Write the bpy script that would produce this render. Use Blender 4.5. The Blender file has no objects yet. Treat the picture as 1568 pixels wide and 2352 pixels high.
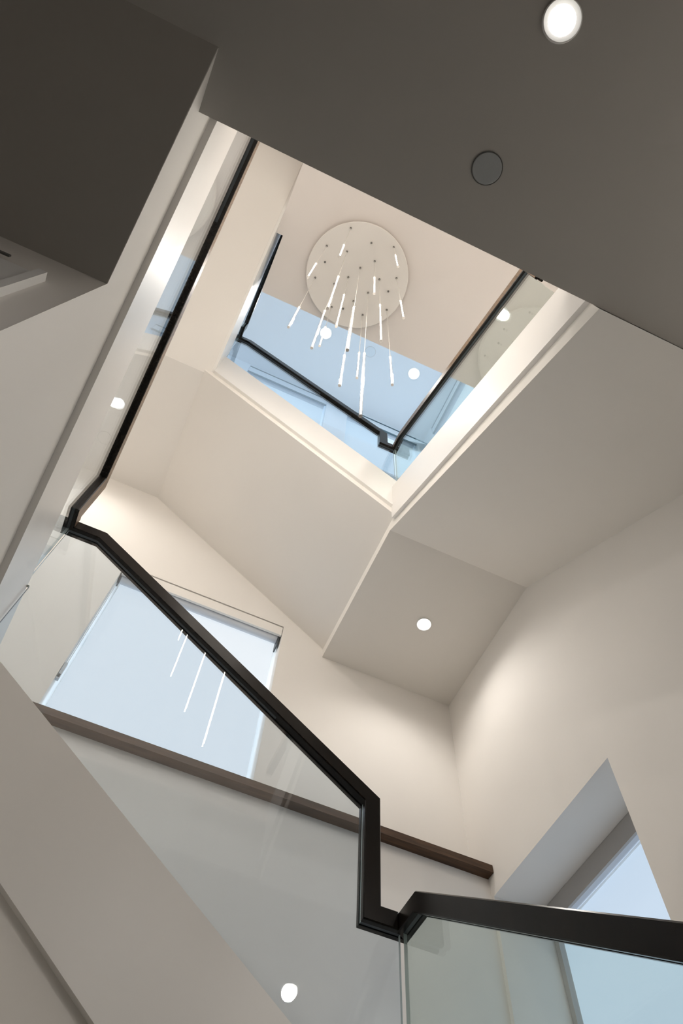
import bpy, bmesh, math, random
from mathutils import Vector, Matrix

C = bpy.context.scene.collection
CZ = 1.0            # height of the camera above the ground floor; all z below are measured from the camera

# ------------------------------------------------------------------ camera
cam_d = bpy.data.cameras.new('camera')
cam = bpy.data.objects.new('camera', cam_d)
C.objects.link(cam)
RX = Vector((0.913132, -0.405382, 0.042947))
FW = Vector((0.139410, 0.409544, 0.901570))
UP = RX.cross(FW)
cam.matrix_world = Matrix(((RX.x, UP.x, -FW.x, 0), (RX.y, UP.y, -FW.y, 0), (RX.z, UP.z, -FW.z, CZ), (0, 0, 0, 1)))
cam_d.sensor_fit = 'VERTICAL'
cam_d.sensor_height = 36.0
cam_d.lens = 25.5434
cam_d.clip_start = 0.02
bpy.context.scene.camera = cam

# ------------------------------------------------------------------ world, exposure
w = bpy.data.worlds.new('sky')
bpy.context.scene.world = w
w.use_nodes = True
bg = w.node_tree.nodes['Background']
bg.inputs[0].default_value = (0.80, 0.89, 1.0, 1)
bg.inputs[1].default_value = 2.2
vs = bpy.context.scene.view_settings
vs.view_transform = 'Standard'
vs.look = 'None'
vs.gamma = 1.0
vs.exposure = 0.46
vs.use_curve_mapping = False
cy = bpy.context.scene.cycles
cy.max_bounces = 14
cy.diffuse_bounces = 8
cy.glossy_bounces = 6
cy.transmission_bounces = 10
cy.transparent_max_bounces = 24

# light levels
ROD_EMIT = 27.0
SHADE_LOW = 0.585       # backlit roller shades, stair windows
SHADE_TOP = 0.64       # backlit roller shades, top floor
DL_POWER = {'landing': 14.5, 'hall': 13, 'hall_corner': 42, 'fill_hall_back': 9, 'landing_high': 20, 'cream': 22, 'top': 20, 'fill_upper_hall': 80}

# ------------------------------------------------------------------ materials
def nodes_of(name):
    m = bpy.data.materials.new(name)
    m.use_nodes = True
    nt = m.node_tree
    return m, nt, nt.nodes['Principled BSDF']

def paint(name, col, rough=0.6, var=0.015, bump=0.03, scale=60, spec=0.3):
    m, nt, p = nodes_of(name)
    p.inputs['Roughness'].default_value = rough
    p.inputs['Specular IOR Level'].default_value = spec
    tc = nt.nodes.new('ShaderNodeTexCoord')
    n = nt.nodes.new('ShaderNodeTexNoise')
    n.inputs['Scale'].default_value = 3.0
    n.inputs['Detail'].default_value = 3
    nt.links.new(tc.outputs['Object'], n.inputs['Vector'])
    mix = nt.nodes.new('ShaderNodeMixRGB')
    mix.inputs[1].default_value = (*[c * (1 - var) for c in col], 1)
    mix.inputs[2].default_value = (*[min(1, c * (1 + var)) for c in col], 1)
    nt.links.new(n.outputs['Fac'], mix.inputs[0])
    nt.links.new(mix.outputs[0], p.inputs['Base Color'])
    if bump:
        n2 = nt.nodes.new('ShaderNodeTexNoise')
        n2.inputs['Scale'].default_value = scale
        nt.links.new(tc.outputs['Object'], n2.inputs['Vector'])
        b = nt.nodes.new('ShaderNodeBump')
        b.inputs['Strength'].default_value = bump
        b.inputs['Distance'].default_value = 0.002
        nt.links.new(n2.outputs['Fac'], b.inputs['Height'])
        nt.links.new(b.outputs[0], p.inputs['Normal'])
    return m

def wood(name, c1, c2, rough=0.38, scale=(14, 14, 1.2), coat=0.2, spec=0.35):
    m, nt, p = nodes_of(name)
    p.inputs['Roughness'].default_value = rough
    p.inputs['Coat Weight'].default_value = coat
    p.inputs['Coat Roughness'].default_value = 0.3
    p.inputs['Specular IOR Level'].default_value = spec
    tc = nt.nodes.new('ShaderNodeTexCoord')
    mp = nt.nodes.new('ShaderNodeMapping')
    mp.inputs['Scale'].default_value = scale
    n = nt.nodes.new('ShaderNodeTexNoise')
    n.inputs['Scale'].default_value = 6
    n.inputs['Detail'].default_value = 6
    r = nt.nodes.new('ShaderNodeValToRGB')
    r.color_ramp.elements[0].position = 0.35
    r.color_ramp.elements[1].position = 0.7
    r.color_ramp.elements[0].color = (*c1, 1)
    r.color_ramp.elements[1].color = (*c2, 1)
    nt.links.new(tc.outputs['Object'], mp.inputs[0])
    nt.links.new(mp.outputs[0], n.inputs['Vector'])
    nt.links.new(n.outputs['Fac'], r.inputs[0])
    nt.links.new(r.outputs[0], p.inputs['Base Color'])
    return m

def plain(name, col, rough=0.5, metal=0.0):
    m, nt, p = nodes_of(name)
    p.inputs['Base Color'].default_value = (*col, 1)
    p.inputs['Roughness'].default_value = rough
    p.inputs['Metallic'].default_value = metal
    return m

def glow(name, col, strength, diff=None):
    m = bpy.data.materials.new(name)
    m.use_nodes = True
    nt = m.node_tree
    nt.nodes.clear()
    out = nt.nodes.new('ShaderNodeOutputMaterial')
    e = nt.nodes.new('ShaderNodeEmission')
    e.inputs[0].default_value = (*col, 1)
    e.inputs[1].default_value = strength
    if diff:
        d = nt.nodes.new('ShaderNodeBsdfDiffuse')
        d.inputs[0].default_value = (*diff, 1)
        a = nt.nodes.new('ShaderNodeAddShader')
        nt.links.new(e.outputs[0], a.inputs[0])
        nt.links.new(d.outputs[0], a.inputs[1])
        nt.links.new(a.outputs[0], out.inputs[0])
    else:
        nt.links.new(e.outputs[0], out.inputs[0])
    return m

def pane_glass(name, tint, ior=1.5, extra=0.0):
    # thin architectural glass: every face passes light straight on, tinted, and mirrors by Fresnel
    m = bpy.data.materials.new(name)
    m.use_nodes = True
    nt = m.node_tree
    nt.nodes.clear()
    out = nt.nodes.new('ShaderNodeOutputMaterial')
    t = nt.nodes.new('ShaderNodeBsdfTransparent')
    t.inputs[0].default_value = (*tint, 1)
    g = nt.nodes.new('ShaderNodeBsdfGlossy')
    g.inputs[0].default_value = (1, 1, 1, 1)
    g.inputs['Roughness'].default_value = 0.0
    f = nt.nodes.new('ShaderNodeFresnel')
    f.inputs['IOR'].default_value = ior
    # the same reflectance whichever side of the pane is met
    geo = nt.nodes.new('ShaderNodeNewGeometry')
    mx = nt.nodes.new('ShaderNodeMix')
    mx.data_type = 'FLOAT'
    nt.links.new(geo.outputs['Backfacing'], mx.inputs[0])
    mx.inputs[2].default_value = ior
    mx.inputs[3].default_value = 1.0 / ior
    nt.links.new(mx.outputs[0], f.inputs['IOR'])
    mix = nt.nodes.new('ShaderNodeMixShader')
    nt.links.new(f.outputs[0], mix.inputs[0])
    nt.links.new(t.outputs[0], mix.inputs[1])
    nt.links.new(g.outputs[0], mix.inputs[2])
    nt.links.new(mix.outputs[0], out.inputs[0])
    return m

M = {
    'wall': paint('warm_white_wall_paint', (0.80, 0.775, 0.742), 0.75),
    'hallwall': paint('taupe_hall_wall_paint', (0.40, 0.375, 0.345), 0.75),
    'ceil': paint('ceiling_paint', (0.80, 0.775, 0.735), 0.8),
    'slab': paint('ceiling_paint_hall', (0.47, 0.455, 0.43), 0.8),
    'cream': paint('ceiling_paint_cream', (0.80, 0.755, 0.73), 0.8),
    'blue': paint('daylight_tinted_ceiling_paint', (0.78, 0.82, 0.86), 0.8),  # blue cast of the daylight put into the ceiling colour
    'bluewall': paint('daylight_tinted_wall_paint', (0.74, 0.80, 0.85), 0.75),  # top-floor walls tinted the same way, daylight blue in the base colour
    'fascia': paint('white_satin_fascia', (0.82, 0.805, 0.785), 0.36, bump=0.0, spec=0.5),
    'rail': wood('black_stained_wood', (0.004, 0.003, 0.0022), (0.012, 0.0078, 0.0048), rough=0.25, coat=0.0, spec=0.22),
    'railside': wood('brown_rail_side', (0.10, 0.062, 0.037), (0.25, 0.16, 0.098), rough=0.35, coat=0.0),
    'ledge': wood('walnut', (0.048, 0.024, 0.012), (0.10, 0.052, 0.026), rough=0.5, scale=(1.2, 14, 14), coat=0.0),
    'floor': wood('oak_floor', (0.055, 0.045, 0.035), (0.10, 0.083, 0.065), rough=0.5, coat=0.0),
    'glass': pane_glass('balustrade_glass', (0.878, 0.920, 0.953)),
    'glassgreen': pane_glass('balustrade_glass_green', (0.868, 0.920, 0.908)),
    'gedge': plain('polished_glass_edge', (0.52, 0.60, 0.60), 0.15),
    'winglass': pane_glass('window_glass', (0.96, 0.98, 0.98)),
    'frame': paint('white_window_frame', (0.84, 0.84, 0.83), 0.4, bump=0),
    'cassette': paint('blind_cassette_white', (0.80, 0.78, 0.75), 0.45, bump=0),
    'casgrey': paint('blind_cassette_grey', (0.42, 0.41, 0.40), 0.5, bump=0),
    'tube': paint('blind_tube', (0.62, 0.66, 0.72), 0.6, bump=0),
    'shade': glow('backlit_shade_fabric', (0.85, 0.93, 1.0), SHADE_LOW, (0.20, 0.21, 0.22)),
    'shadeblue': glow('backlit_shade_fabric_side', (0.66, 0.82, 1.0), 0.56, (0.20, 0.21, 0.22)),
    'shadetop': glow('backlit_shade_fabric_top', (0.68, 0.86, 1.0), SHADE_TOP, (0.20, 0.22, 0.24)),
    'shadowline': plain('grey_blue_shadow_strip', (0.10, 0.16, 0.19), 0.5),
    'chain': plain('clear_bead_chain', (0.55, 0.60, 0.66), 0.2),
    'dark': plain('dark_grey_plastic', (0.06, 0.07, 0.08), 0.4),
    'trim': plain('white_downlight_trim', (0.80, 0.80, 0.78), 0.35),
    'lens': glow('downlight_lens', (1.0, 0.96, 0.91), 13.0),
    'speaker': paint('speaker_grille_grey', (0.40, 0.42, 0.43), 0.7, bump=0.25, scale=400),
    'speaker_light': paint('speaker_grille_white', (0.74, 0.80, 0.85), 0.7, bump=0.1, scale=400),
    'ring_light': plain('thin_pale_ring', (0.52, 0.51, 0.49), 0.6),
    'ring': plain('thin_dark_ring', (0.12, 0.12, 0.115), 0.6),
    'canopy': paint('canopy_white', (0.82, 0.79, 0.76), 0.45, bump=0),
    'steel': plain('nickel_fitting', (0.25, 0.24, 0.23), 0.35, 0.9),
    'cable': plain('silver_cable', (0.75, 0.72, 0.68), 0.4, 0.3),
    'rod': glow('lit_led_rod', (1.0, 0.945, 0.875), ROD_EMIT),
    'tubeclear': pane_glass('clear_acrylic_tube', (0.93, 0.91, 0.88), 1.35),
    'acryl': plain('frosted_rod_cap', (0.62, 0.58, 0.54), 0.3),
}

_p = M['fascia'].node_tree.nodes['Principled BSDF']
_p.inputs['Coat Weight'].default_value = 0.35
_p.inputs['Coat Roughness'].default_value = 0.45

# ------------------------------------------------------------------ mesh helpers
def mesh_obj(name, verts, faces, mat, parent=None, smooth=False):
    me = bpy.data.meshes.new(name)
    me.from_pydata([(v[0], v[1], v[2] + CZ) for v in verts], [], faces)
    bm = bmesh.new()
    bm.from_mesh(me)
    bmesh.ops.recalc_face_normals(bm, faces=bm.faces)
    bm.to_mesh(me)
    bm.free()
    for mm in (mat if isinstance(mat, (list, tuple)) else [mat]):
        me.materials.append(mm)
    if smooth:
        for p in me.polygons:
            p.use_smooth = True
    o = bpy.data.objects.new(name, me)
    C.objects.link(o)
    if parent is not None:
        o.parent = parent
        o.matrix_parent_inverse = parent.matrix_world.inverted()
    return o

class MB:
    def __init__(self):
        self.v, self.f = [], []
    def add(self, vs, fs):
        n = len(self.v)
        self.v += [tuple(v) for v in vs]
        self.f += [tuple(i + n for i in f) for f in fs]
        return self
    def box(self, x0, x1, y0, y1, z0, z1):
        vs = [(x, y, z) for x in (x0, x1) for y in (y0, y1) for z in (z0, z1)]
        return self.add(vs, [(0, 1, 3, 2), (4, 6, 7, 5), (0, 4, 5, 1), (2, 3, 7, 6), (0, 2, 6, 4), (1, 5, 7, 3)])
    def prism(self, axis, poly, lo, hi):
        # poly lies in the two other axes (order: y,z / x,z / x,y), extruded along axis
        def mk(u, v, t):
            return {'x': (t, u, v), 'y': (u, t, v), 'z': (u, v, t)}[axis]
        n = len(poly)
        vs = [mk(u, v, lo) for u, v in poly] + [mk(u, v, hi) for u, v in poly]
        fs = [tuple(range(n))[::-1], tuple(range(n, 2 * n))] + [(i, (i + 1) % n, n + (i + 1) % n, n + i) for i in range(n)]
        return self.add(vs, fs)
    def lathe(self, cx, cy, prof, seg=48, cap0=True, cap1=True):
        n = len(prof)
        vs, fs = [], []
        for i in range(seg):
            a = 2 * math.pi * i / seg
            for r, z in prof:
                vs.append((cx + r * math.cos(a), cy + r * math.sin(a), z))
        for i in range(seg):
            j = (i + 1) % seg
            for k in range(n - 1):
                fs.append((i * n + k, j * n + k, j * n + k + 1, i * n + k + 1))
        if cap0: fs.append(tuple(i * n for i in range(seg)))
        if cap1: fs.append(tuple(i * n + n - 1 for i in reversed(range(seg))))
        return self.add(vs, fs)
    def build(self, name, mat, parent=None, smooth=False):
        return mesh_obj(name, self.v, self.f, mat, parent, smooth)

def autosmooth(o, ang=35):
    for p in o.data.polygons:
        p.use_smooth = True
    bm = bmesh.new()
    bm.from_mesh(o.data)
    for e in bm.edges:
        if len(e.link_faces) == 2 and e.calc_face_angle(0) > math.radians(ang):
            e.smooth = False
    bm.to_mesh(o.data)
    bm.free()
    return o

def empty(name, loc):
    o = bpy.data.objects.new(name, None)
    o.location = (loc[0], loc[1], loc[2] + CZ)
    o.empty_display_size = 0.1
    C.objects.link(o)
    bpy.context.view_layer.update()
    return o

def tag(o, label=None, cat=None, group=None, kind=None):
    if label: o['label'] = label
    if cat: o['category'] = cat
    if group: o['group'] = group
    if kind: o['kind'] = kind
    return o

def struct(o, label=None, cat='wall'):
    o['kind'] = 'structure'
    if label:
        o['label'] = label
        o['category'] = cat
    return o

def wall_holes(axis, t0, t1, u0, u1, z0, z1, holes):
    """box wall with rectangular openings, as one mesh: axis is the wall's normal"""
    mb = MB()
    us = sorted({u0, u1, *[h[0] for h in holes], *[h[1] for h in holes]})
    zs = sorted({z0, z1, *[h[2] for h in holes], *[h[3] for h in holes]})
    def solid(i, j):
        if i < 0 or j < 0 or i >= len(us) - 1 or j >= len(zs) - 1:
            return False
        uc, zc = (us[i] + us[i + 1]) / 2, (zs[j] + zs[j + 1]) / 2
        return not any(h[0] < uc < h[1] and h[2] < zc < h[3] for h in holes)
    def P(t, u, z):
        return (t, u, z) if axis == 'x' else (u, t, z)
    for i in range(len(us) - 1):
        for j in range(len(zs) - 1):
            if not solid(i, j):
                continue
            a, b, c, d = us[i], us[i + 1], zs[j], zs[j + 1]
            for t in (t0, t1):
                mb.add([P(t, a, c), P(t, b, c), P(t, b, d), P(t, a, d)], [(0, 1, 2, 3)])
            for di, dj, q in ((-1, 0, (a, c, a, d)), (1, 0, (b, c, b, d)), (0, -1, (a, c, b, c)), (0, 1, (a, d, b, d))):
                if not solid(i + di, j + dj):
                    mb.add([P(t0, q[0], q[1]), P(t0, q[2], q[3]), P(t1, q[2], q[3]), P(t1, q[0], q[1])], [(0, 1, 2, 3)])
    bm_v, remap, idx = [], {}, []
    for v in mb.v:
        k = tuple(round(c, 5) for c in v)
        if k not in remap:
            remap[k] = len(bm_v)
            bm_v.append(v)
        idx.append(remap[k])
    mb.v, mb.f = bm_v, [tuple(idx[i] for i in f) for f in mb.f]
    return mb

# ------------------------------------------------------------------ the building shell
ZF = -CZ            # ground floor
XL, XR = -3.0, 1.65
YB, YF = 2.4906, -4.0
ZC1 = 2.40          # underside of the first floor
ZC2 = 5.20          # underside of the top floor
ZT = 8.32           # top ceiling

struct(MB().box(XL - .2, XR + .4, YF - .2, YB + .4, ZF - .2, ZF).build('floor', M['floor']))

# back wall with the stair window and the two top-floor windows
W1 = (-0.440, 0.556, 2.243, 3.622)
W3 = (-0.440, 0.540, 6.43, 8.30)
W4 = (0.800, 1.700, 6.43, 8.30)
wb = struct(wall_holes('y', YB, YB + .30, XL, XR + .4, ZF, 5.70, [W1]).build('wall_back', M['wall']))
wbt = struct(wall_holes('y', YB, YB + .30, XL, XR + .4, 5.70, ZT, [W3, W4]).build('wall_back_upper', M['bluewall']))
# right wall with the deep stair window, thinner on the top floor
W2 = (1.471, 2.339, 0.55, 2.112)
W5 = (1.10, 2.30, 6.43, 8.30)
struct(wall_holes('x', XR, XR + .40, YF, YB, ZF, 5.46, [W2]).build('wall_right', M['wall']))
struct(wall_holes('x', 1.80, 2.05, YF, YB, 5.46, ZT, [W5]).build('wall_right_upper', M['bluewall']))
W6 = (-3.0, 1.2, 6.2, 8.1)  # added opening out of view, brings sky light to the top ceiling
struct(wall_holes('x', XL - .2, XL, YF, YB, ZC1, ZT, [W6]).build('wall_left', M['wall']))
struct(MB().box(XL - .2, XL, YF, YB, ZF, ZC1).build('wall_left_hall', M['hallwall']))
W7 = (-2.2, .9, 6.2, 8.1)  # second added opening, unseen, also brightens the top floor
struct(wall_holes('y', YF - .2, YF, XL - .2, XR + .4, ZC1, ZT, [W7]).build('wall_front', M['wall']))
struct(MB().box(XL - .2, XR + .4, YF - .2, YF, ZF, ZC1).build('wall_front_hall', M['hallwall']))
struct(MB().box(-1.57, -1.45, .60, YB, ZF, 5.86).build('wall_left_stair', M['wall']))

# lower part of the back wall, thicker, under the wooden ledge
struct(MB().box(-1.45, XR, 2.36, YB, ZF, 2.205).build('wall_back_lower', M['wall']))
struct(MB().box(-1.45, 1.80, 2.37, YB, 5.72, 6.37).build('wall_back_upper_lower', M['bluewall']))

# first-floor slab: the dark hall ceiling
sl = MB()
sl.prism('z', [(XL, YF), (XR, YF), (XR, .083), (-.533, .083), (-.533, -.092), (XL, -.092)], ZC1, ZC1 + .34)
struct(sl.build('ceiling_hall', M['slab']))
# top-floor slab: the cream ceiling with the chandelier, notched round the handrail
sc_ = MB()
sc_.prism('z', [(XL, YF), (1.80, YF), (1.80, 1.0338), (-.3920, 1.0433), (-.3920, 0.6429), (-.437, 0.6429), (-.437, -.092), (XL, -.092)], ZC2, 5.86)
struct(sc_.build('ceiling_chandelier', M['cream']))
struct(MB().box(XL - .2, 2.05, YF - .2, YB + .3, ZT, ZT + .2).build('ceiling_top', M['blue']))

# wall under the first flight, facing the hall, with a cased opening
struct(MB().prism('y', [(XL, ZF), (-.5345, ZF), (-.5345, 1.985), (XL, 1.985)], .55, .60).build('wall_understair', M['wall']))
db = empty('door_1', (-1.1, .55, ZF))
struct(db)
MB().box(-.6395, -.618, .527, .55, ZF, 1.780).build('jamb_casing', M['frame'], db)
MB().box(-1.36, -.6395, .541, .55, ZF, 1.780).build('door_panel', M['frame'], db)
MB().box(-1.40, -.722, .535, .5395, 1.806, 1.818).build('head_reveal', M['ring'], db)

# walls that close the space under the lower flights, flush under the fascias
def L_soffit(b): return 1.984 - .6515 * (b - .549)
def A_gap(a): return 1.011 - .7255 * (a + .143)
def L_gap(b): return 2.583 - .6727 * (b - .092)
struct(MB().prism('x', [(.549, ZF), (1.575, ZF), (1.575, L_gap(1.575) + .02), (.549, L_gap(.549) + .02)], -.5345, -.533).build('wall_inner_left', M['wall']))
struct(MB().prism('y', [(-.533, ZF), (.81, ZF), (.81, A_gap(.81) - .12), (-.533, A_gap(-.533) - .12)], 1.575, 1.69).build('wall_inner_back', M['wall']))

# ------------------------------------------------------------------ stair flights and landings
def flight(name, label, parts):
    o = empty(name, parts[0][3])
    tag(o, label, 'stairs', 'stair flights round the open well')
    for nm, mb, mat, _ in parts:
        mb.build(nm, mat, o)
    return o

def L_top(b): return 2.986 - .678 * (b - .106)
def A_top(a): return 1.401 - .7215 * (a + .143)
def B_top(b): return 1.204 - .80 - .733 * (1.477 - b)

flight('stair_flight', 'white fascia flight along the left edge with dark sloping underside', [
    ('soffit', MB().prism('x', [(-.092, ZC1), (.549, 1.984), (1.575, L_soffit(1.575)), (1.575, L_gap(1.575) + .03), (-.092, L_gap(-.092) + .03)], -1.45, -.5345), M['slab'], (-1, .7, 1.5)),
    ('stringer_face', MB().prism('x', [(-.09, ZC1 + .002), (.549, 1.984), (.549, L_gap(.549) + .02), (.083, L_gap(.083) + .02), (.083, ZC1 + .002)], -.5345, -.533), M['wall'], None),
    ('fascia', MB().prism('x', [(0.0, L_gap(0.0)), (1.95, L_gap(1.95)), (1.95, L_top(1.95)), (0.0, L_top(0.0))], -.548, -.512), M['fascia'], None)])
flight('stair_flight', 'grey shaded fascia flight along the bottom left below the sloping black rail', [
    ('body', MB().prism('y', [(-.533, A_gap(-.533) - .12), (.81, A_gap(.81) - .12), (.81, A_gap(.81) + .08), (-.533, A_gap(-.533) + .08)], 1.575, 2.36), M['wall'], (0, 2, .9)),
    ('fascia', MB().prism('y', [(-.512, A_gap(-.512)), (.86, A_gap(.86)), (.86, A_top(.86)), (-.512, A_top(-.512))], 1.555, 1.591), M['fascia'], None)])
flight('stair_flight', 'flight at the lower right under the green-tinted glass and black rail', [
    ('body', MB().prism('x', [(1.555, B_top(1.555) - .5), (.10, B_top(.10) - .5), (.10, B_top(.10) - .3), (1.555, B_top(1.555) - .3)], .825, XR), M['wall'], (1.2, .8, 0)),
    ('fascia', MB().prism('x', [(1.555, B_top(1.555) - .4), (.10, B_top(.10) - .4), (.10, B_top(.10)), (1.555, B_top(1.555))], .793, .829), M['fascia'], None)])
struct(MB().box(-1.45, -.535, 1.70, 2.36, 1.22, 1.42).build('floor_landing_left', M['wall']))
struct(MB().box(.83, XR, 1.60, 2.36, 0.02, 0.24).build('floor_landing_right', M['wall']))

# upper flights
def A2_und(a): return 4.512 - .7305 * (a + .4945)
def A2_gap(a): return 4.530 - .7291 * (a + .442)
def A2_top(a): return 4.889 - .7203 * (a + .416)
def B2_und(b): return 3.477 - .7395 * (1.568 - b)
def B2_gap(b): return 3.480 - .7134 * (1.478 - b)
def B2_top(b): return 3.828 - .7421 * (1.426 - b)
def L2_und(b): return 4.516 + .651 * (1.522 - b)
def L2_top(b): return 5.045 + .66 * (1.53 - b)
flight('stair_flight', 'upper flight along the back wall with broad cream sloping underside', [
    ('soffit', MB().prism('y', [(-.4945, A2_und(-.4945)), (.817, A2_und(.817)), (.817, A2_gap(.817) + .06), (-.4945, A2_gap(-.4945) + .06)], 1.506, YB), M['wall'], (.2, 2, 4.2)),
    ('fascia', MB().prism('y', [(-.437, A2_gap(-.437)), (.885, A2_gap(.885)), (.885, A2_top(.885)), (-.437, A2_top(-.437))], 1.487, 1.525), M['fascia'], None)])
flight('stair_flight', 'upper flight along the right wall with grey sloping underside reaching the dark ceiling', [
    ('soffit', MB().prism('x', [(1.568, B2_und(1.568)), (.085, B2_und(.085)), (.085, B2_gap(.085) + .06), (1.568, B2_gap(1.568) + .06)], .817, XR), M['ceil'], (1.2, .8, 3)),
    ('fascia', MB().prism('x', [(1.506, B2_gap(1.506)), (.085, B2_gap(.085)), (.085, B2_top(.085)), (1.506, B2_top(1.506))], .798, .836), M['fascia'], None)])
L2e = 1.522 - (ZC2 - 4.516) / .651
flight('stair_flight', 'highest flight at the left of the well, seen edge on beside the chandelier', [
    ('soffit', MB().prism('x', [(1.522, 4.516), (L2e, ZC2), (-.092, L2_und(-.092)), (-.092, L2_und(-.092) + .2), (1.522, 4.75)], -1.45, -.455), M['wall'], (-1, .7, 5)),
    ('fascia', MB().prism('x', [(1.525, L2_und(1.525) + .008), (.01, L2_und(.01) + .008), (.01, L2_top(.01)), (1.525, L2_top(1.525))], -.4735, -.437), M['fascia'], None)])
struct(MB().box(.817, XR, 1.568, YB, 3.477, 3.74).build('ceiling_landing_right', M['ceil']))
struct(MB().box(-1.45, -.4945, 1.522, YB, 4.516, 4.75).build('ceiling_landing_left', M['wall']))

# ------------------------------------------------------------------ black handrails with glass
def offset_path(path, q):
    n = len(path)
    T = []
    for i in range(n - 1):
        d = Vector((path[i + 1][0] - path[i][0], path[i + 1][1] - path[i][1]))
        T.append(d.normalized())
    N = [Vector((-t[1], t[0])) for t in T]
    if N[0][1] < 0:
        N = [-v for v in N]
    out = []
    for i in range(n):
        if i == 0: m = N[0]
        elif i == n - 1: m = N[-1]
        else: m = (N[i - 1] + N[i]) / (1 + N[i - 1].dot(N[i]))
        out.append((path[i][0] + m[0] * q, path[i][1] + m[1] * q))
    return out

def sweep_rail(axis, c, path, wd, h, m0=0, m1=0):
    """rail lying in the plane axis=c, bottom line = path; groove for the glass underneath;
    m0/m1 mitre the ends: end shifts along the run by m*p"""
    hw, g, gd, bv = wd / 2, .0068, .003, .003
    prof = [(-hw, bv), (-hw + bv, 0), (-g, 0), (-g, gd), (g, gd), (g, 0), (hw - bv, 0), (hw, bv), (hw, h - bv), (hw - bv, h), (-hw + bv, h), (-hw, h - bv)]
    mb = MB()
    n = len(prof)
    rings = [[None] * n for _ in path]
    for j, (p, q) in enumerate(prof):
        op = offset_path(path, q)
        for i, (s, z) in enumerate(op):
            if i == 0: s += m0 * p
            if i == len(op) - 1: s += m1 * p
            rings[i][j] = (c + p, s, z) if axis == 'x' else (s, c + p, z)
    vs = [v for r in rings for v in r]
    fs = []
    for i in range(len(path) - 1):
        for j in range(n):
            k = (j + 1) % n
            fs.append((i * n + j, i * n + k, (i + 1) * n + k, (i + 1) * n + j))
    fs.append(tuple(range(n)))
    fs.append(tuple((len(path) - 1) * n + j for j in reversed(range(n))))
    mb.add(vs, fs)
    return mb

def glass_panel(parent, axis, c, poly, t=.010, mat='glass'):
    n = len(poly)
    mb = MB().prism(axis, poly, c - t / 2, c + t / 2)
    o = mb.build('glass_panel', [M[mat], M['gedge'], M['dark']], parent)
    k = 0 if axis == 'x' else 1
    for p in o.data.polygons:
        if abs(p.normal[k]) < .5:
            p.material_index = 2 if p.normal[2] > .3 else 1
    return o

def railing(name, label, axis, c, path, wd, h, m0, m1, panels, loc, mat='glass', side=0):
    o = empty(name, loc)
    tag(o, label, 'railing', 'glass railings with black handrails')
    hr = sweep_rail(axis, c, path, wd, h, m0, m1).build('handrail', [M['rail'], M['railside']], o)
    if side:                                 # rails whose side towards the well is a lighter brown
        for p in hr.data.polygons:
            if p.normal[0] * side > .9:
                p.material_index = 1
    for poly in panels:
        glass_panel(o, axis, c, poly, mat=mat)
    return o

GD = .010      # glass reaches into the groove
# lower storey
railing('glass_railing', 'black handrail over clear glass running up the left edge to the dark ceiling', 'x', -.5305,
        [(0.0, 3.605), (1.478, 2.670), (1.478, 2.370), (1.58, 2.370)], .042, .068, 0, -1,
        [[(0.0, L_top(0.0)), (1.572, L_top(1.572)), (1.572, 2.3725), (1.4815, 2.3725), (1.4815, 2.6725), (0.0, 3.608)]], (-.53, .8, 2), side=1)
railing('glass_railing', 'thick black handrail sloping across the window over a glass pane, with a vertical jog', 'y', 1.58,
        [(-.5305, 2.369), (-.413, 2.369), (.694, 1.585), (.694, 1.208), (.8135, 1.208)], .046, .051, -1, 1,
        [[(-.5235, 2.3715), (-.4135, 2.3715), (.6965, 1.5875), (.6965, 1.2105), (.8055, 1.2105), (.8055, A_top(.8055)), (-.505, A_top(-.505)), (-.505, 1.985), (-.5235, 1.985)]], (.1, 1.58, 1))
railing('glass_railing', 'black handrail at the lower right over green-tinted glass, in front of the corner window', 'x', .8135,
        [(1.58, 1.204), (1.477, 1.204), (.30, 1.204 - .733 * 1.177)], .042, .050, 1, 0,
        [[(1.562, B_top(1.562)), (1.562, 1.2065), (1.4765, 1.2065), (.30, 1.204 - .733 * 1.177 + .003), (.30, B_top(.30))]], (.81, .8, 0), 'glassgreen')
for p in C.objects['glass_panel.001'].data.polygons:      # dark sealed notch where the pane meets the white fascia
    if p.normal[0] < -.5 and p.center[2] < 1.9 + CZ:
        p.material_index = 2
# upper storey
railing('glass_railing', 'black handrail below the chandelier, over pale blue glass, ending in a small jog', 'y', 1.506,
        [(-.4516, 5.503), (-.376, 5.503), (.724, 4.751), (.724, 4.545), (.840, 4.545)], .040, .060, -1, 1,
        [[(-.444, 5.5055), (-.3755, 5.5055), (.7265, 4.7535), (.7265, 4.5475), (.832, 4.5475), (.832, A2_top(.832)), (-.436, A2_top(-.436)), (-.436, 5.09), (-.444, 5.09)]], (.2, 1.5, 5))
railing('glass_railing', 'handrail with a tan side right of the chandelier, over greenish glass', 'x', .840,
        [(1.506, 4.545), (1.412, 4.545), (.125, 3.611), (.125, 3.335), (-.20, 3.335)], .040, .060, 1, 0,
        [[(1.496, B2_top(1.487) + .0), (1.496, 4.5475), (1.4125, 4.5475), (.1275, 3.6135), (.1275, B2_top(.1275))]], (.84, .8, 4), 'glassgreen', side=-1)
railing('glass_railing', 'thin black handrail left of the chandelier, seen almost end on', 'x', -.4516,
        [(1.506, 5.503), (1.40, 5.503), (1.40, 5.640), (.70, 5.800)], .040, .050, -1, 0,
        [[(1.496, L2_top(1.496)), (1.496, 5.5055), (1.4025, 5.5055), (1.4025, 5.642), (.70, 5.8025), (.70, L2_top(.70))]], (-.45, 1, 5.5))

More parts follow.
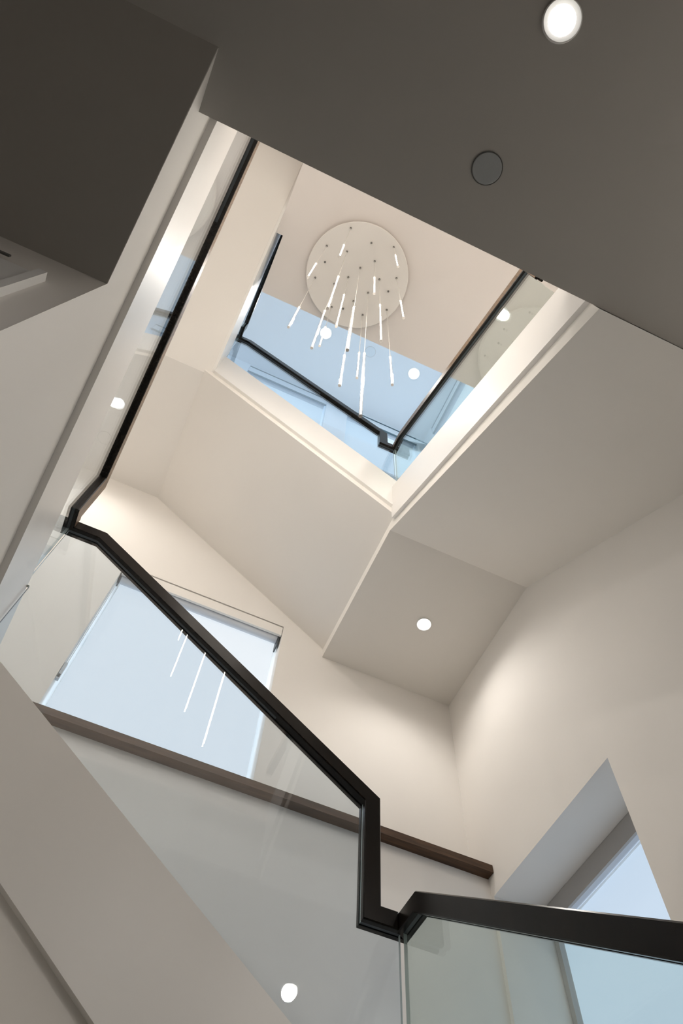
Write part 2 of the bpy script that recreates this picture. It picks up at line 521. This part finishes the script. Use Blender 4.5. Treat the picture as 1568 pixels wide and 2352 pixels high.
# ------------------------------------------------------------------ wooden ledges
tag(MB().prism('x', [(2.312, 2.206), (2.4906, 2.206), (2.4906, 2.243), (2.312, 2.243)], -1.45, 1.648).build('window_ledge', M['ledge']),
    'long dark brown wooden ledge under the big blind, ending at the wall corner', 'ledge')
tag(MB().box(-1.45, 1.80, 2.34, YB, 6.37, 6.405).build('window_ledge', M['bluewall']),
    'pale ledge high on the top floor, seen through the upper glass corner', 'ledge')

# ------------------------------------------------------------------ windows and roller blinds
def window_unit(name, axis, t, u0, u1, z0, z1, mull=()):
    """frame and pane in an opening; t = depth position of the frame"""
    o = empty(name, (t, (u0 + u1) / 2, z0) if axis == 'x' else ((u0 + u1) / 2, t, z0))
    struct(o)
    fr = MB()
    def bx(a, b, c, d, t0, t1):
        if axis == 'x': fr.box(t0, t1, a, b, c, d)
        else: fr.box(a, b, t0, t1, c, d)
    fw = .045
    bx(u0, u0 + fw, z0, z1, t, t + .06)
    bx(u1 - fw, u1, z0, z1, t, t + .06)
    bx(u0 + fw, u1 - fw, z0, z0 + fw, t, t + .06)
    bx(u0 + fw, u1 - fw, z1 - fw, z1, t, t + .06)
    fr.build('window_frame', M['frame'], o)
    pn = MB()
    if axis == 'x': pn.box(t + .02, t + .026, u0 + fw, u1 - fw, z0 + fw, z1 - fw)
    else: pn.box(u0 + fw, u1 - fw, t + .02, t + .026, z0 + fw, z1 - fw)
    pn.build('window_pane', M['winglass'], o)
    return o

window_unit('window_1', 'y', YB + .20, W1[0], W1[1], W1[2], W1[3])
window_unit('window_2', 'x', XR + .33, W2[0], W2[1], W2[2], W2[3])
window_unit('window_3', 'y', YB + .20, W3[0], W3[1], W3[2], W3[3])
window_unit('window_4', 'y', YB + .20, W4[0], W4[1], W4[2], W4[3])
window_unit('fill_window_front', 'y', YF - .12, W7[0], W7[1], W7[2], W7[3])
window_unit('fill_window_left', 'x', XL - .12, W6[0], W6[1], W6[2], W6[3])
window_unit('window_5', 'x', 1.80 + .18, W5[0], W5[1], W5[2], W5[3])

def tube_along(axis, u0, u1, t, z, r, seg=20):
    mb = MB()
    vs = []
    for u in (u0, u1):
        for i in range(seg):
            a = 2 * math.pi * i / seg
            vs.append((t + r * math.cos(a), u, z + r * math.sin(a)) if axis == 'x' else (u, t + r * math.cos(a), z + r * math.sin(a)))
    fs = [(i, (i + 1) % seg, seg + (i + 1) % seg, seg + i) for i in range(seg)] + [tuple(range(seg)), tuple(range(2 * seg - 1, seg - 1, -1))]
    return mb.add(vs, fs)

# big blind over the stair window
bl = empty('roller_blind', (.05, YB, 3.55))
tag(bl, 'large white backlit roller blind behind the sloping black handrail', 'blind', 'roller blinds')
MB().box(-.432, .552, YB + .002, YB + .016, 3.534, 3.612).build('cassette_fascia', M['cassette'], bl)
MB().box(-.428, .548, YB + .016, YB + .085, 3.596, 3.610).build('cassette_top', M['cassette'], bl)
autosmooth(tube_along('y', -.424, .538, YB + .050, 3.545, .028).build('roller_tube', M['tube'], bl))
MB().box(.540, .548, YB + .022, YB + .085, 3.465, 3.592).build('end_bracket', M['dark'], bl)
MB().box(-.438, -.430, YB + .030, YB + .085, 3.515, 3.590).build('end_bracket', M['dark'], bl)
MB().box(-.420, .536, YB + .075, YB + .077, 2.262, 3.55).build('shade', M['shade'], bl)
MB().box(-.420, .536, YB + .070, YB + .082, 2.248, 2.270).build('hem_bar', M['cassette'], bl)
chn = MB()
for xx in (-.4345, -.4275):
    zz = 2.72
    chn.box(xx - .0011, xx + .0011, YB + .012, YB + .0142, 2.70, 3.45)
chn.build('bead_chain', M['chain'], bl)
tn = MB().box(-.4385, -.4235, YB + .006, YB + .022, 2.600, 2.715).build('chain_tensioner', M['chain'], bl)
MB().box(-.4365, -.4255, YB + .003, YB + .006, 2.612, 2.630).build('tensioner_clip', M['dark'], tn)

# blind in the deep corner window
b2 = empty('roller_blind', (XR + .24, 1.9, 2.0))
tag(b2, 'bluish backlit blind with a grey cassette in the deep triangular-looking window', 'blind', 'roller blinds')
MB().box(XR + .225, XR + .237, W2[0] + .002, W2[1] - .002, 2.018, 2.110).build('cassette_fascia', M['casgrey'], b2)
autosmooth(tube_along('x', W2[0] + .02, W2[1] - .02, XR + .266, 2.056, .026).build('roller_tube', M['tube'], b2))
MB().box(XR + .237, XR + .258, W2[0] + .002, W2[1] - .002, 2.018, 2.023).build('cassette_bottom', M['tube'], b2)
MB().box(XR + .288, XR + .290, W2[0] + .016, W2[1] - .030, .58, 2.03).build('shade', M['shadeblue'], b2)
MB().box(XR + .262, XR + .312, W2[1] - .028, W2[1] - .002, .56, 2.00).build('side_channel', M['casgrey'], b2)
MB().box(XR + .262, XR + .312, W2[0] + .002, W2[0] + .014, .56, 2.00).build('side_channel', M['casgrey'], b2)
MB().box(XR + .282, XR + .296, W2[0] + .016, W2[1] - .030, .558, .582).build('hem_bar', M['casgrey'], b2)

def top_blind(axis, t, u0, u1, label, d=1):
    o = empty('roller_blind', (t, (u0 + u1) / 2, 8.1) if axis == 'x' else ((u0 + u1) / 2, t, 8.1))
    tag(o, label, 'blind', 'roller blinds')
    def bx(nm, a, b, t0, t1, c, e, mat):
        mb = MB()
        if axis == 'x': mb.box(t0, t1, a, b, c, e)
        else: mb.box(a, b, t0, t1, c, e)
        return mb.build(nm, mat, o)
    bx('cassette_fascia', u0 + .004, u1 - .004, t + .012, t + .026, 8.10, 8.285, M['bluewall'])
    autosmooth(tube_along(axis, u0 + .02, u1 - .02, t + .058, 8.13, .026).build('roller_tube', M['tube'], o))
    bx('cassette_shadow_line', u0 + .004, u1 - .004, t + .004, t + .024, 8.286, 8.299, M['shadowline'])  # dark strip painted for the shadow gap above the cassette
    bx('cassette_shadow_line', u0 + .004, u1 - .004, t + .004, t + .024, 8.088, 8.099, M['shadowline'])  # painted shadow line along the cassette's lower edge
    bx('shade', u0 + .016, u1 - .016, t + .080, t + .082, 6.46, 8.13, M['shadetop'])
    bx('hem_bar', u0 + .016, u1 - .016, t + .074, t + .088, 6.44, 6.462, M['cassette'])
    return o
top_blind('y', YB, W3[0], W3[1], 'top-floor blind at the left, seen through the glass under the upper handrail')
top_blind('y', YB, W4[0], W4[1], 'top-floor blind in the back wall near the upper corner, behind the handrail jog')
top_blind('x', 1.80, W5[0], W5[1], 'top-floor blind on the right wall, seen through the glass beside the tan-sided handrail')

# ------------------------------------------------------------------ downlights and speakers
def downlight(x, y, z, label, key, r=.043, ring=.055, depth=.002, warm=(1.0, .945, .885), spot=165, blend=.8, mat='lens'):
    o = empty('downlight', (x, y, z))
    tag(o, label, 'light', 'recessed ceiling downlights')
    autosmooth(MB().lathe(x, y, [(ring, z), (ring - .001, z - .006), (ring - .004, z - .007), (r * .90, z - .0006), (r * .90, z)], 56, False, False).build('trim_ring', M['trim'], o))
    dome = [(.001, z - depth)] + [(r * .87 * math.sin(a), z - depth * math.cos(a) ** .7) for a in (.35, .7, 1.0, 1.25, 1.45)] + [(r * .88, z - .0004), (.001, z - .0004)]
    autosmooth(MB().lathe(x, y, dome, 56).build('lens', M[mat], o))
    ld = bpy.data.lights.new('downlight_beam', 'SPOT')
    ld.energy = DL_POWER[key]
    ld.color = warm
    ld.spot_size = math.radians(spot)
    ld.spot_blend = blend
    ld.shadow_soft_size = r * .9
    lo = bpy.data.objects.new('downlight_beam', ld)
    C.objects.link(lo)
    lo.parent = o
    lo.location = (0, 0, -.020)
    return o

def speaker(x, y, z, label, r=.044, mat='speaker'):
    o = empty('ceiling_speaker', (x, y, z))
    tag(o, label, 'speaker', 'round flush ceiling speakers')
    autosmooth(MB().lathe(x, y, [(.001, z - .004), (r - .002, z - .004), (r - .0005, z - .0028), (r - .0005, z), (.001, z)], 56).build('grille', M[mat], o))
    autosmooth(MB().lathe(x, y, [(r, z), (r, z - .0025), (r + .0025, z - .0025), (r + .0025, z)], 56, False, False).build('rim', M['ring' if mat == 'speaker' else 'ring_light'], o))
    return o

downlight(.313, -.530, ZC1, 'lit round downlight with a bright rim in the dark ceiling at the top right', 'hall')
downlight(1.268, -.637, ZC1, 'hall ceiling downlight reflected in the glass at the bottom of the picture', 'hall_corner')
downlight(1.250, 2.026, 3.477, 'small lit downlight in the landing ceiling above the wall corner', 'landing', r=.036, ring=.044, spot=145, blend=1.0)
downlight(-.935, 1.950, 4.516, 'lit downlight seen through the left glass railing', 'landing_high', r=.036, ring=.044)
downlight(1.190, 0.494, ZC2, 'downlight in the cream ceiling seen through the greenish glass right of the chandelier', 'cream')
downlight(1.325, 1.798, ZT, 'lit downlight in the blue ceiling beside the tan-sided handrail', 'top', r=.060, ring=.07)
downlight(.210, 1.794, ZT, 'lit downlight in the blue ceiling behind the chandelier rods', 'top', r=.060, ring=.07)
for xx, yy, lb in ((-2.0, -1.0, 'added unseen fill downlight in the upper hall, nearest the left wall'), (-2.0, -2.6, 'added unseen fill downlight in the upper hall, far left corner'),
                   (-.6, -3.5, 'added unseen fill downlight in the upper hall by the front wall, left of two'), (.15, -3.6, 'added unseen fill downlight in the upper hall by the front wall, right of two')):
    downlight(xx, yy, ZC2, lb, 'fill_upper_hall')  # added lamps, out of view, to brighten the upper flights
for xx, yy, lb in ((-1.9, -1.3, 'added unseen fill downlight in the ground hall, left of the viewer'), (.2, -1.7, 'added unseen fill downlight in the ground hall, right behind the viewer'),
                   (-.9, -2.9, 'added unseen fill downlight deep in the ground hall by the front wall')):
    downlight(xx, yy, ZC1, lb, 'fill_hall_back')  # added lamps behind the viewer, fill light for the lower storey
speaker(.304, -.125, ZC1, 'round grey flush speaker in the dark ceiling near the well edge')
speaker(-.957, 2.220, 4.516, 'faint round speaker outline seen through the left glass railing', mat='wall')
speaker(.759, 1.778, ZT, 'faint round speaker in the blue ceiling between its two downlights', r=.06, mat='speaker_light')

# ------------------------------------------------------------------ chandelier
CX, CY, ZD = 0.1719, 0.6730, ZC2 - .045
ch = empty('chandelier', (CX, CY, ZC2))
tag(ch, 'round white chandelier with lit slim rods hanging at many heights', 'chandelier')
autosmooth(MB().lathe(CX, CY, [(.001, ZD), (0.3448, ZD), (0.3481, ZD + .003), (0.3481, ZD + .022), (0.3448, ZD + .025), (.001, ZD + .025)], 96).build('canopy', M['canopy'], ch))
autosmooth(MB().lathe(CX, CY, [(.29, ZD + .025), (.29, ZC2)], 64, False, False).build('ceiling_mount', M['canopy'], ch))
RODS = [(0.0072, 0.4096, 4.010, 3.484), (-0.0943, 0.5766, 4.185, 3.651), (0.0434, 0.5529, 3.918, 3.004), (0.3174, 0.4001, 4.660, 4.119), (0.2397, 0.5328, 4.353, 3.778), (0.1204, 0.7014, 4.403, 3.485), (-0.0848, 0.7973, 4.002, 3.481), (0.0503, 0.7802, 4.122, 3.223), (0.1680, 0.6132, 3.639, 2.733), (0.3183, 0.6270, 4.145, 3.233), (0.4203, 0.5716, 4.220, 3.723), (0.0960, 0.9293, 4.456, 3.954), (0.2175, 0.8305, 3.550, 3.025), (0.3135, 0.8898, 4.007, 3.498), (0.2855, 0.7380, 3.355, 2.435), (0.4511, 0.7893, 3.769, 3.251)]
SPARE = [(0.1703, 0.4372), (-0.0644, 0.6764), (0.4069, 0.6730), (0.1721, 0.9070)]

rod0 = cab0 = cap0 = None
for i, (x, y, zt, zb) in enumerate(RODS):
    r, rc = .0066, .0031
    autosmooth(MB().lathe(x, y, [(.006, ZD - .012), (.007, ZD - .010), (.007, ZD)], 16).build('cable_gland', M['steel'], ch))
    rod = autosmooth(MB().lathe(x, y, [(r, zb), (r, zt)], 24).build('light_rod', M['tubeclear'], ch))
    autosmooth(MB().lathe(x, y, [(rc, zb + .002), (rc, zt - .002)], 16).build('lit_core', M['rod'], rod))
    autosmooth(MB().lathe(x, y, [(.0014, zt + .02), (.0014, ZD - .012)], 8).build('cable', M['cable'], rod))
    autosmooth(MB().lathe(x, y, [(r * 1.02, zt), (r * 1.02, zt + .014), (.002, zt + .02)], 20).build('socket', M['acryl'], rod))
    autosmooth(MB().lathe(x, y, [(r * 1.02, zb - .004), (r * 1.06, zb - .003), (r * 1.06, zb)], 20).build('end_cap', M['acryl'], rod))
for x, y in SPARE:
    autosmooth(MB().lathe(x, y, [(.006, ZD - .012), (.007, ZD - .010), (.007, ZD)], 16).build('cable_gland', M['steel'], ch))
